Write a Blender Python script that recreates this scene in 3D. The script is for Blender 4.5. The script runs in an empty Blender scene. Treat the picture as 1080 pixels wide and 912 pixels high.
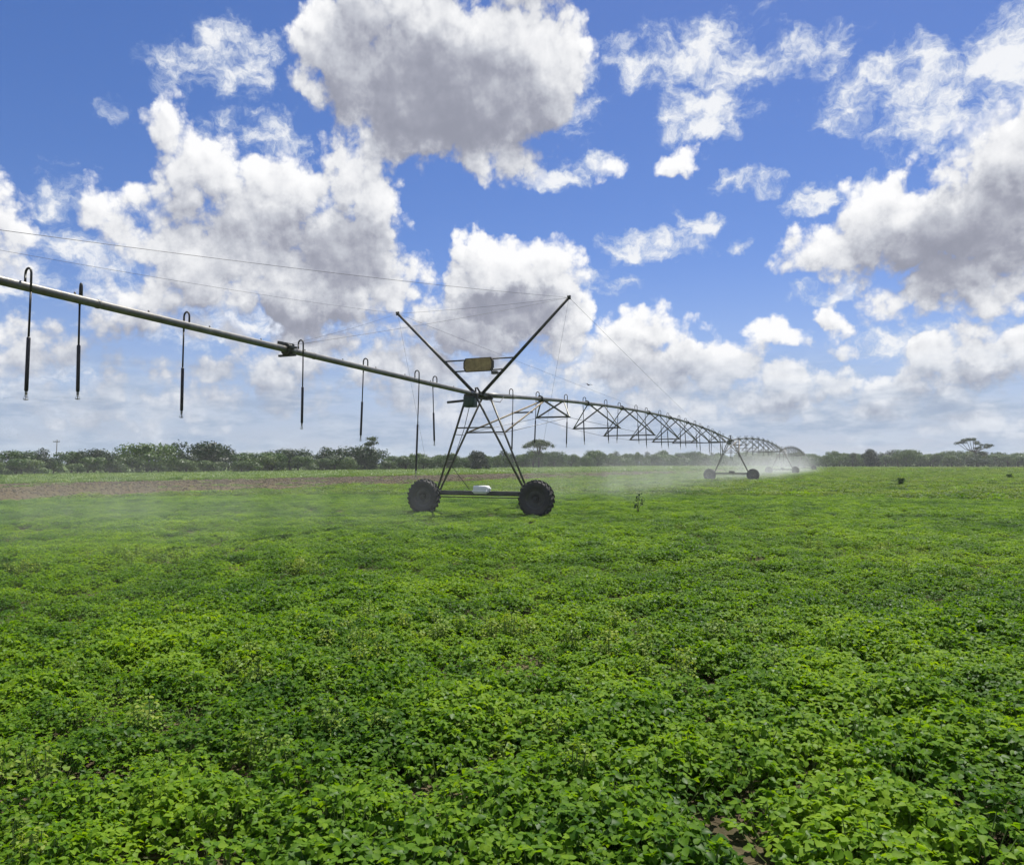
import bpy, bmesh, math, random
import numpy as np
from mathutils import Vector, Matrix, Euler, Quaternion

# ------------------------------------------------------------------ sky
CAM_Z = 1.88
F_PX = 811.0
PITCH = math.atan2(41.5, F_PX)
SUN_EL = math.radians(64)
SUN_AZ = math.radians(28)          # to the right of straight ahead (+Y)


def sky_dir(px, py):
    dx, dy = (px - 540) / F_PX, (447 - py) / F_PX
    v = Vector((dx, math.cos(PITCH) - dy * math.sin(PITCH), math.sin(PITCH) + dy * math.cos(PITCH)))
    return v.normalized()


def sky_ang(px, py):
    v = sky_dir(px, py)
    return math.atan2(v.x, v.y) * 8.11, math.asin(v.z) * 8.11


class NT:
    """small helper to write shader maths as expressions"""
    def __init__(self, tree):
        self.t = tree

    def new(self, kind, **kw):
        n = self.t.nodes.new(kind)
        for k, v in kw.items():
            setattr(n, k, v)
        return n

    def put(self, sock, v):
        if isinstance(v, bpy.types.NodeSocket):
            self.t.links.new(v, sock)
        elif v is not None:
            sock.default_value = v

    def m(self, op, a, b=None, c=None, clamp=False):
        n = self.new('ShaderNodeMath', operation=op, use_clamp=clamp)
        self.put(n.inputs[0], a)
        if b is not None:
            self.put(n.inputs[1], b)
        if c is not None:
            self.put(n.inputs[2], c)
        return n.outputs[0]

    def v(self, op, a, b=None, scale=None):
        n = self.new('ShaderNodeVectorMath', operation=op)
        self.put(n.inputs[0], a)
        if b is not None:
            self.put(n.inputs[1], b)
        if scale is not None:
            self.put(n.inputs['Scale'], scale)
        return n.outputs['Value'] if op in ('LENGTH', 'DOT_PRODUCT', 'DISTANCE') else n.outputs['Vector']

    def noise(self, vec, scale, detail=2.0, rough=0.5, dims='2D', color=False, dist=0.0):
        n = self.new('ShaderNodeTexNoise', noise_dimensions=dims)
        self.put(n.inputs['Vector'], vec)
        n.inputs['Scale'].default_value = scale
        n.inputs['Detail'].default_value = detail
        n.inputs['Roughness'].default_value = rough
        n.inputs['Distortion'].default_value = dist
        return n.outputs['Color' if color else 'Fac']

    def voro(self, vec, scale, detail=0.0, rough=0.5, feature='F1', out='Distance', smooth=0.4):
        n = self.new('ShaderNodeTexVoronoi', feature=feature, voronoi_dimensions='2D')
        self.put(n.inputs['Vector'], vec)
        n.inputs['Scale'].default_value = scale
        n.inputs['Detail'].default_value = detail
        n.inputs['Roughness'].default_value = rough
        if feature == 'SMOOTH_F1':
            n.inputs['Smoothness'].default_value = smooth
        return n.outputs[out]

    def step(self, x, a, b, lo=0.0, hi=1.0):
        n = self.new('ShaderNodeMapRange', interpolation_type='SMOOTHSTEP')
        self.put(n.inputs[0], x)
        for i, q in enumerate((a, b, lo, hi)):
            self.put(n.inputs[1 + i], q)
        return n.outputs[0]

    def mix(self, f, a, b):
        n = self.new('ShaderNodeMix', data_type='RGBA')
        self.put(n.inputs[0], f)
        self.put(n.inputs[6], a if isinstance(a, bpy.types.NodeSocket) else (*a, 1))
        self.put(n.inputs[7], b if isinstance(b, bpy.types.NodeSocket) else (*b, 1))
        return n.outputs[2]

    def xyz(self, x, y, z=0.0):
        n = self.new('ShaderNodeCombineXYZ')
        for i, q in enumerate((x, y, z)):
            self.put(n.inputs[i], q)
        return n.outputs[0]


# cumulus masses: where they stand in the sky (bearing and height given by the
# photograph's pixels, converted to angles), half width, half height, thickness
CUMULUS = [
    (470, 84, 152, 90, 1.7), (562, 80, 76, 68, 1.2), (415, 142, 72, 46, 1.1), (362, 60, 62, 60, 1.3),
    (520, 130, 80, 52, .9),
    (172, 140, 30, 40, .7), (205, 182, 58, 42, .85), (160, 230, 80, 42, .85), (285, 222, 88, 64, 1.05),
    (385, 215, 52, 50, .95), (335, 290, 118, 76, 1.3), (215, 272, 115, 56, 1.15), (410, 300, 52, 45, .95),
    (528, 280, 62, 42, 1.35), (575, 322, 54, 72, 1.4), (505, 340, 92, 50, 1.2), (482, 300, 34, 30, 1.0),
    (8, 240, 50, 42, .9), (103, 296, 34, 19, .6),
    (160, 335, 140, 30, .42), (40, 375, 110, 40, .5), (310, 385, 200, 40, .7), (150, 425, 230, 34, .42),
    (500, 410, 140, 46, .7),
    (950, 240, 145, 48, 1.35), (1055, 215, 95, 85, 1.2), (1015, 300, 100, 46, 1.1), (868, 254, 60, 30, .85),
    (1120, 165, 85, 62, 1.1), (845, 252, 40, 18, .7), (900, 225, 60, 26, .8),
    (722, 169, 30, 18, .62), (640, 178, 22, 11, .4),
    (692, 350, 66, 38, 1.), (655, 388, 66, 36, .95), (745, 390, 80, 34, .9), (830, 353, 32, 17, .7),
    (906, 359, 40, 18, .7), (893, 340, 18, 18, .6), (850, 408, 66, 27, .9), (935, 410, 66, 27, .9),
    (1015, 380, 62, 30, .9), (1065, 375, 50, 26, .8), (780, 432, 220, 28, .7), (1000, 432, 170, 26, .55),
    (640, 430, 110, 30, .55),
    # out of the frame, so that the sky carries on to the sides and above
    (-150, 200, 130, 80, 1.), (-320, 330, 170, 70, .9), (-480, 120, 150, 90, 1.), (1260, 330, 140, 50, .9),
    (1420, 180, 170, 90, 1.), (520, -70, 200, 80, 1.), (150, -120, 120, 60, .6), (900, -110, 160, 60, .6),
]
# thin torn cloud
WISPS = [(745, 68, 80, 42, .75), (742, 122, 60, 32, .8), (665, 58, 45, 25, .55), (950, 85, 105, 36, .75), (1000, 122, 95, 36, .75), (1055, 65, 70, 45, .8), (850, 55, 60, 26, .6),
         (895, 122, 40, 20, .55), (790, 192, 46, 15, .8), (860, 208, 44, 15, .85), (917, 197, 24, 12, .75), (690, 256, 64, 20, .75), (735, 237, 28, 16, .75), (590, 186, 46, 15, .7),
         (245, 62, 62, 36, .7), (195, 72, 40, 28, .5), (780, 257, 16, 9, .6), (117, 113, 14, 10, .6), (270, 150, 70, 30, .5), (60, 215, 40, 30, .45), (870, 310, 40, 12, .5), (650, 300, 40, 10, .3),
         (10, 300, 90, 30, .65), (130, 300, 60, 30, .65), (80, 260, 60, 30, .5), (440, 380, 120, 40, .6), (620, 390, 70, 40, .6), (980, 360, 90, 20, .5), (250, 340, 160, 30, .6), (60, 420, 120, 40, .5), (610, 300, 60, 20, .25), (640, 178, 28, 14, .8), (600, 100, 40, 40, .5)]
# the thick hearts and flat undersides that show grey
SHADED = [(460, 100, 125, 62, 1.1), (390, 60, 60, 60, .7), (560, 140, 60, 40, .55), (350, 265, 95, 42, .8), (540, 325, 66, 26, 1.0), (1000, 262, 95, 48, 1.),
          (1060, 240, 60, 50, .8), (230, 240, 70, 30, .5), (470, 370, 120, 34, .6), (300, 345, 120, 30, .7), (150, 380, 150, 36, .75), (60, 430, 120, 30, .5), (330, 420, 160, 30, .6),
          (60, 340, 60, 26, .5), (700, 385, 70, 18, .4), (850, 428, 90, 12, .5), (960, 432, 90, 14, .5), (1030, 400, 60, 12, .5)]


def blob_max(n, vec, blobs, soft=0.12):
    out = None
    for px, py, rx, ry, h in blobs:
        cx, cy = sky_ang(px, py)
        k = max(0.35, math.cos(math.atan((px - 540) / F_PX)) ** 2)
        sx, sy = rx / 100 * k, ry / 100
        d = n.v('SUBTRACT', vec, (cx, cy, 0))
        d = n.v('MULTIPLY', d, (1 / sx, 1 / sy, 0))
        r2 = n.v('DOT_PRODUCT', d, d)
        b = n.m('MULTIPLY_ADD', r2, -h, h)
        out = b if out is None else n.m('SMOOTH_MAX', out, b, soft)
    return out


def cloud_group():
    g = bpy.data.node_groups.new('cloud_density', 'ShaderNodeTree')
    g.interface.new_socket('Vector', in_out='INPUT', socket_type='NodeSocketVector')
    g.interface.new_socket('Density', in_out='OUTPUT', socket_type='NodeSocketFloat')
    g.interface.new_socket('Billow', in_out='OUTPUT', socket_type='NodeSocketFloat')
    n = NT(g)
    gi, go = n.new('NodeGroupInput'), n.new('NodeGroupOutput')
    p = gi.outputs[0]
    w1 = n.v('SUBTRACT', n.noise(p, 1.1, 3, .55, color=True), (.5, .5, .5))
    w2 = n.v('SUBTRACT', n.noise(p, 4.5, 4, .6, color=True), (.5, .5, .5))
    q = n.v('ADD', p, n.v('SCALE', w1, scale=.62))
    q = n.v('ADD', q, n.v('SCALE', w2, scale=.22))
    q = n.v('MULTIPLY', q, (1, 1, 0))
    mass = n.m('MAXIMUM', blob_max(n, q, CUMULUS), -1.2)
    pw = n.v('ADD', p, n.v('SCALE', w2, scale=.12))
    fb = n.m('SUBTRACT', n.noise(pw, 1.5, 9, .5), .5)
    vo = n.voro(n.v('ADD', p, n.v('SCALE', w2, scale=.07)), 2.7, 4.0, .56)
    bil = n.m('SUBTRACT', .60, vo)
    d = n.m('MULTIPLY_ADD', fb, 1.55, mass)
    d = n.m('MULTIPLY_ADD', bil, .8, d)
    d = n.m('ADD', d, .06)
    g.links.new(d, go.inputs[0])
    g.links.new(bil, go.inputs[1])
    return g


def build_sky():
    w = bpy.data.worlds.new('World')
    bpy.context.scene.world = w
    w.use_nodes = True
    t = w.node_tree
    t.nodes.clear()
    n = NT(t)
    sky = n.new('ShaderNodeTexSky', sky_type='NISHITA', sun_disc=False)
    sky.sun_elevation = SUN_EL
    sky.sun_rotation = SUN_AZ
    sky.altitude = 100
    sky.air_density = 1.0
    sky.dust_density = 0.35
    sky.ozone_density = 2.5
    hs = n.new('ShaderNodeHueSaturation')
    hs.inputs['Saturation'].default_value = 1.24
    hs.inputs['Value'].default_value = 1.0
    t.links.new(sky.outputs[0], hs.inputs['Color'])

    tc = n.new('ShaderNodeTexCoord')
    d = n.v('NORMALIZE', tc.outputs['Generated'])
    sx = n.new('ShaderNodeSeparateXYZ')
    t.links.new(d, sx.inputs[0])
    az = n.m('MULTIPLY', n.m('ARCTAN2', sx.outputs[0], sx.outputs[1]), 8.11)
    el = n.m('MULTIPLY', n.m('ARCSINE', sx.outputs[2]), 8.11)
    p = n.xyz(az, el)
    g = cloud_group()

    def dens(vec):
        gn = n.new('ShaderNodeGroup', node_tree=g)
        t.links.new(vec, gn.inputs[0])
        return gn.outputs[0], gn.outputs[1]
    d0, b0 = dens(p)
    d1, _ = dens(n.v('ADD', p, (.035, .09, 0)))
    d2, _ = dens(n.v('ADD', p, (.09, .30, 0)))
    alpha = n.step(d0, -.16, .44)
    thick = n.step(d0, .3, 1.7)
    fine = n.m('MULTIPLY', n.m('MULTIPLY', n.m('SUBTRACT', d0, d1), .31), n.m('SUBTRACT', 1, n.m('MULTIPLY', thick, .5)))
    broad = n.m('MULTIPLY', n.m('SUBTRACT', d0, d2), .20)
    light = n.m('ADD', n.m('ADD', fine, broad), .70)
    light = n.m('SUBTRACT', light, n.m('MULTIPLY', thick, .17))
    wob = n.v('SUBTRACT', n.noise(p, 2.2, 5, .6, color=True), (.5, .5, .5))
    sv = n.v('MULTIPLY', n.v('ADD', p, n.v('SCALE', wob, scale=.75)), (1, 1, 0))
    shade = n.step(n.m('MAXIMUM', blob_max(n, sv, SHADED, .2), -.5), -.35, .95)
    light = n.m('SUBTRACT', light, n.m('MULTIPLY', shade, .40))
    light = n.m('MINIMUM', n.m('SMOOTH_MAX', light, .10, .25), 1.0)
    ramp = n.new('ShaderNodeValToRGB')
    t.links.new(light, ramp.inputs[0])
    e = ramp.color_ramp.elements
    e[0].position, e[0].color = 0.0, (.26, .275, .345, 1)
    e[1].position, e[1].color = 1.0, (.99, .99, 1.0, 1)
    for pos, c in ((.25, (.36, .375, .45)), (.5, (.56, .58, .645)), (.75, (.82, .83, .86))):
        x = e.new(pos)
        x.color = (*c, 1)
    cloud = ramp.outputs[0]

    # the thin pale deck low over the horizon
    pd = n.xyz(n.m('MULTIPLY', az, .9), n.m('MULTIPLY', el, 3.4), 7.3)
    deck = n.noise(pd, 1.3, 9, .6)
    low = n.step(el, 1.35, .15)
    da = n.m('MULTIPLY', n.step(deck, .36, .62), low)
    da = n.m('MULTIPLY', da, .85)
    dn = n.noise(n.v('ADD', pd, (3, .5, 0)), 2.6, 8, .6)
    deckc = n.mix(n.step(dn, .35, .68), (.31, .40, .56), (.62, .68, .78))

    STR = 0.090
    skyc = n.v('MULTIPLY', hs.outputs[0], (1.14 * STR, .99 * STR, 1.22 * STR))
    # pale air towards the horizon
    pale = n.m('MULTIPLY', n.step(el, 2.2, -.1), .52)
    base = n.mix(pale, skyc, (.41, .53, .74))
    c = n.mix(alpha, base, cloud)
    wq = n.v('SUBTRACT', n.noise(p, 2.4, 4, .6, color=True), (.5, .5, .5))
    wp = n.v('MULTIPLY', n.v('ADD', p, n.v('SCALE', wq, scale=.42)), (1, 1, 0))
    wm = n.m('MAXIMUM', blob_max(n, wp, WISPS, .2), -1)
    wf = n.noise(n.v('MULTIPLY', n.v('ADD', p, n.v('SCALE', wq, scale=.3)), (1, 1.5, 0)), 2.6, 9, .66)
    wd = n.m('MULTIPLY_ADD', n.m('SUBTRACT', wf, .5), 2.6, wm)
    wa = n.m('MULTIPLY', n.step(wd, -.05, .95), .95)
    c = n.mix(n.m('MULTIPLY', wa, n.m('SUBTRACT', 1, alpha)), c, n.mix(n.step(wd, .1, 1.0), (.60, .68, .80), (.93, .94, .96)))
    c = n.mix(da, c, deckc)
    # far clouds drown in the air near the horizon
    far = n.m('MULTIPLY', n.step(el, 1.3, -.15), .55)
    c = n.mix(far, c, (.41, .51, .68))
    bg = n.new('ShaderNodeBackground')
    t.links.new(c, bg.inputs[0])
    # behind and high above: the same broken cloud, drawn with less detail
    bn = n.noise(n.v('SCALE', d, scale=1.0), 2.1, 4, .55, dims='3D')
    rest = n.mix(n.step(bn, .48, .60), skyc, (.72, .75, .80))
    bg2 = n.new('ShaderNodeBackground')
    t.links.new(rest, bg2.inputs[0])
    bg3 = n.new('ShaderNodeBackground')
    bg3.inputs[0].default_value = (.40, .48, .60, 1)
    for q in (bg, bg2, bg3):
        q.inputs[1].default_value = .71
    ahead = n.m('MULTIPLY', n.m('GREATER_THAN', sx.outputs[1], .30), n.m('LESS_THAN', el, 6.6))
    ms = n.new('ShaderNodeMixShader')
    t.links.new(ahead, ms.inputs[0])
    t.links.new(bg2.outputs[0], ms.inputs[1])
    t.links.new(bg.outputs[0], ms.inputs[2])
    m2 = n.new('ShaderNodeMixShader')
    t.links.new(n.m('GREATER_THAN', el, -.12), m2.inputs[0])
    t.links.new(bg3.outputs[0], m2.inputs[1])
    t.links.new(ms.outputs[0], m2.inputs[2])
    out = n.new('ShaderNodeOutputWorld')
    t.links.new(m2.outputs[0], out.inputs[0])
    w.cycles.sampling_method = 'MANUAL'
    w.cycles.sample_map_resolution = 512


def build_camera():
    cd = bpy.data.cameras.new('camera')
    cam = bpy.data.objects.new('camera', cd)
    bpy.context.scene.collection.objects.link(cam)
    cam.location = (0, 0, CAM_Z)
    cam.rotation_euler = (math.pi / 2 + PITCH, 0, 0)
    cd.sensor_fit = 'HORIZONTAL'
    cd.sensor_width = 36
    cd.lens = 36 * F_PX / 1080
    cd.shift_y = -9 / 1080
    cd.clip_start = .05
    cd.clip_end = 9000
    bpy.context.scene.camera = cam


def build_sun():
    ld = bpy.data.lights.new('sun', 'SUN')
    ld.energy = 5.0
    ld.angle = math.radians(.53)
    ld.color = (1, .955, .88)
    o = bpy.data.objects.new('sun', ld)
    bpy.context.scene.collection.objects.link(o)
    d = Vector((math.sin(SUN_AZ) * math.cos(SUN_EL), math.cos(SUN_AZ) * math.cos(SUN_EL), math.sin(SUN_EL)))
    o.rotation_euler = (-d).to_track_quat('-Z', 'Y').to_euler()
    o.location = d * 60


def settings():
    sc = bpy.context.scene
    sc.render.engine = 'CYCLES'
    sc.view_settings.view_transform = 'Standard'
    sc.view_settings.look = 'None'
    sc.view_settings.gamma = 1
    sc.view_settings.use_curve_mapping = False
    sc.view_settings.exposure = 0.50
    c = sc.cycles
    c.use_denoising = True
    c.use_adaptive_sampling = True
    c.adaptive_threshold = .015
    c.max_bounces = 6
    c.diffuse_bounces = 3
    c.glossy_bounces = 2
    c.transmission_bounces = 4
    c.transparent_max_bounces = 6
    c.volume_bounces = 1
    c.caustics_reflective = c.caustics_refractive = False
# ------------------------------------------------------------------ geometry helpers
class MB:
    """collects shapes and links them as one mesh object"""
    def __init__(self):
        self.v, self.f, self.mi, self.sm = [], [], [], []

    def add(self, vs, fs, mi=0, smooth=True):
        o = len(self.v)
        self.v += [tuple(p) for p in vs]
        for f in fs:
            self.f.append([i + o for i in f])
            self.mi.append(mi)
            self.sm.append(smooth)

    def box(self, c, size, rot=None, mi=0, bevel=0.0):
        c = Vector(c)
        hx, hy, hz = (s / 2 for s in size)
        R = rot.to_matrix() if rot is not None else Matrix.Identity(3)
        if bevel <= 0:
            vs = [c + R @ Vector((x * hx, y * hy, z * hz)) for x in (-1, 1) for y in (-1, 1) for z in (-1, 1)]
            fs = [(0, 1, 3, 2), (4, 6, 7, 5), (0, 4, 5, 1), (2, 3, 7, 6), (0, 2, 6, 4), (1, 5, 7, 3)]
            self.add(vs, fs, mi, False)
            return
        bm = bmesh.new()
        bmesh.ops.create_cube(bm, size=1)
        bmesh.ops.scale(bm, vec=size, verts=bm.verts)
        bmesh.ops.bevel(bm, geom=list(bm.edges), offset=bevel, segments=3, profile=.5, affect='EDGES')
        bm.verts.index_update()
        self.add([c + R @ v.co for v in bm.verts], [[v.index for v in f.verts] for f in bm.faces], mi, True)
        bm.free()

    def tube(self, pts, r, n=8, mi=0, caps=True, smooth=True):
        pts = [Vector(p) for p in pts]
        rs = r if isinstance(r, (list, tuple)) else [r] * len(pts)
        vs, fs = [], []
        up = None
        for i, p in enumerate(pts):
            a, b = pts[max(0, i - 1)], pts[min(len(pts) - 1, i + 1)]
            d = (b - a).normalized()
            if up is None:
                up = Vector((0, 0, 1)) if abs(d.z) < .9 else Vector((1, 0, 0))
            s = d.cross(up).normalized()
            up = s.cross(d).normalized()
            for k in range(n):
                an = 2 * math.pi * k / n
                vs.append(p + (s * math.cos(an) + up * math.sin(an)) * rs[i])
        for i in range(len(pts) - 1):
            for k in range(n):
                k2 = (k + 1) % n
                fs.append((i * n + k, i * n + k2, (i + 1) * n + k2, (i + 1) * n + k))
        if caps:
            fs.append(tuple(range(n))[::-1])
            fs.append(tuple((len(pts) - 1) * n + k for k in range(n)))
        self.add(vs, fs, mi, smooth)

    def angle_bar(self, a, b, w=.05, t=.006, mi=0):
        """L-section steel from a to b"""
        a, b = Vector(a), Vector(b)
        d = (b - a).normalized()
        up = Vector((0, 0, 1)) if abs(d.z) < .95 else Vector((1, 0, 0))
        s = d.cross(up).normalized()
        up = s.cross(d)
        prof = [(0, 0), (w, 0), (w, t), (t, t), (t, w), (0, w)]
        vs = [p + s * x + up * z for p in (a, b) for x, z in prof]
        fs = [(i, (i + 1) % 6, (i + 1) % 6 + 6, i + 6) for i in range(6)] + [(5, 4, 3, 2, 1, 0), (6, 7, 8, 9, 10, 11)]
        self.add(vs, fs, mi, False)

    def lathe(self, prof, c, axis, n=32, mi=0, smooth=True):
        """prof: (radius, offset along axis)"""
        axis = Vector(axis).normalized()
        q = Vector((0, 0, 1)).rotation_difference(axis)
        c = Vector(c)
        vs, fs = [], []
        for r, h in prof:
            for k in range(n):
                an = 2 * math.pi * k / n
                vs.append(c + q @ Vector((r * math.cos(an), r * math.sin(an), h)))
        for i in range(len(prof) - 1):
            for k in range(n):
                k2 = (k + 1) % n
                fs.append((i * n + k, i * n + k2, (i + 1) * n + k2, (i + 1) * n + k))
        self.add(vs, fs, mi, smooth)

    def mesh(self, name, mats):
        me = bpy.data.meshes.new(name)
        me.from_pydata(self.v, [], self.f)
        for m in (mats if isinstance(mats, (list, tuple)) else [mats]):
            me.materials.append(MATS[m])
        me.polygons.foreach_set('material_index', self.mi)
        me.polygons.foreach_set('use_smooth', self.sm)
        me.update()
        return me

    def build(self, name, mats, parent=None):
        return link(name, self.mesh(name, mats), parent)


def link(name, me, parent=None):
    o = bpy.data.objects.new(name, me)
    bpy.context.scene.collection.objects.link(o)
    if parent is not None:
        o.parent = parent
    return o


def tag(o, label=None, cat=None, group=None, kind=None):
    for k, v in (('label', label), ('category', cat), ('group', group), ('kind', kind)):
        if v:
            o[k] = v
    return o


def empty(name, loc=(0, 0, 0), rz=0.0, parent=None):
    o = link(name, None, parent)
    o.empty_display_size = .2
    o.location = loc
    o.rotation_euler = (0, 0, rz)
    return o


def np_mesh(name, V, F, mats, smooth=False):
    """fast mesh of equal polygons from arrays"""
    me = bpy.data.meshes.new(name)
    V = np.asarray(V, np.float32)
    F = np.asarray(F, np.int32)
    me.vertices.add(len(V))
    me.vertices.foreach_set('co', V.ravel())
    me.loops.add(F.size)
    me.loops.foreach_set('vertex_index', F.ravel())
    me.polygons.add(len(F))
    me.polygons.foreach_set('loop_start', np.arange(0, F.size, F.shape[1], dtype=np.int32))
    for m in (mats if isinstance(mats, (list, tuple)) else [mats]):
        me.materials.append(MATS[m])
    me.polygons.foreach_set('use_smooth', np.full(len(F), smooth))
    me.update(calc_edges=True)
    return me
# ------------------------------------------------------------------ materials
MATS = {}


def principled(name):
    m = bpy.data.materials.new(name)
    m.use_nodes = True
    n = NT(m.node_tree)
    b = m.node_tree.nodes['Principled BSDF']
    MATS[name] = m
    return m, n, b


def plain(name, col, rough=.5, metal=0.0, vary=.25, scale=6.0, bump=0.0, dirt=None, dirt_amt=.0, spec=None):
    """base colour broken up by two sizes of noise in object space, worn gloss"""
    m, n, b = principled(name)
    tc = n.new('ShaderNodeTexCoord').outputs['Object']
    f = n.noise(tc, scale, 6, .6, dims='3D')
    f2 = n.noise(tc, scale * 7, 3, .6, dims='3D')
    lo = tuple(c * (1 - vary) for c in col)
    hi = tuple(min(1, c * (1 + vary)) for c in col)
    c = n.mix(n.step(f, .3, .7), lo, hi)
    if dirt:
        c = n.mix(n.m('MULTIPLY', n.step(f2, .5, .7), dirt_amt), c, dirt)
    n.put(b.inputs['Base Color'], c)
    b.inputs['Metallic'].default_value = metal
    n.put(b.inputs['Roughness'], n.step(f2, .2, .8, max(.05, rough - .12), min(1, rough + .15)))
    if spec is not None:
        b.inputs['Specular IOR Level'].default_value = spec
    if bump:
        bp = n.new('ShaderNodeBump')
        bp.inputs['Strength'].default_value = bump
        bp.inputs['Distance'].default_value = .01
        n.put(bp.inputs['Height'], f2)
        n.put(b.inputs['Normal'], bp.outputs[0])
    return m


def foliage(name, dark, mid, light, scale=1.2, rough=.45, trans=.35, glow=(1.5, 1.6, .7), far=None, patch=0.0, spec=.5):
    """leaf: colour shifts from plant to plant and leaf to leaf, light passes through"""
    m, n, b = principled(name)
    geo = n.new('ShaderNodeNewGeometry')
    oi = n.new('ShaderNodeObjectInfo')
    pos = geo.outputs['Position']
    f = n.noise(pos, scale, 3, .6, dims='3D')
    isl = geo.outputs['Random Per Island']
    k = n.m('ADD', n.m('MULTIPLY', n.m('SUBTRACT', f, .5), 1.7), n.m('ADD', n.m('MULTIPLY', isl, .55), n.m('MULTIPLY', oi.outputs['Random'], .40)))
    if patch:
        pf = n.noise(pos, .16, 4, .6, dims='3D')
        k = n.m('ADD', k, n.m('MULTIPLY', n.m('SUBTRACT', pf, .5), patch))
    k = n.m('MINIMUM', n.m('MAXIMUM', k, 0), 1)
    r = n.new('ShaderNodeValToRGB')
    n.put(r.inputs[0], k)
    e = r.color_ramp.elements
    e[0].position, e[0].color = .05, (*dark, 1)
    e[1].position, e[1].color = .95, (*light, 1)
    x = e.new(.5)
    x.color = (*mid, 1)
    col = r.outputs[0]
    n.put(b.inputs['Base Color'], col)
    n.put(b.inputs['Roughness'], n.step(isl, 0, 1, rough - .1, rough + .15))
    b.inputs['Specular IOR Level'].default_value = spec
    tr = n.new('ShaderNodeBsdfTranslucent')
    n.put(tr.inputs[0], n.v('MULTIPLY', col, glow))
    ms = n.new('ShaderNodeMixShader')
    ms.inputs[0].default_value = trans
    m.node_tree.links.new(b.outputs[0], ms.inputs[1])
    m.node_tree.links.new(tr.outputs[0], ms.inputs[2])
    m.node_tree.links.new(ms.outputs[0], m.node_tree.nodes['Material Output'].inputs[0])
    return m


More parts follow.
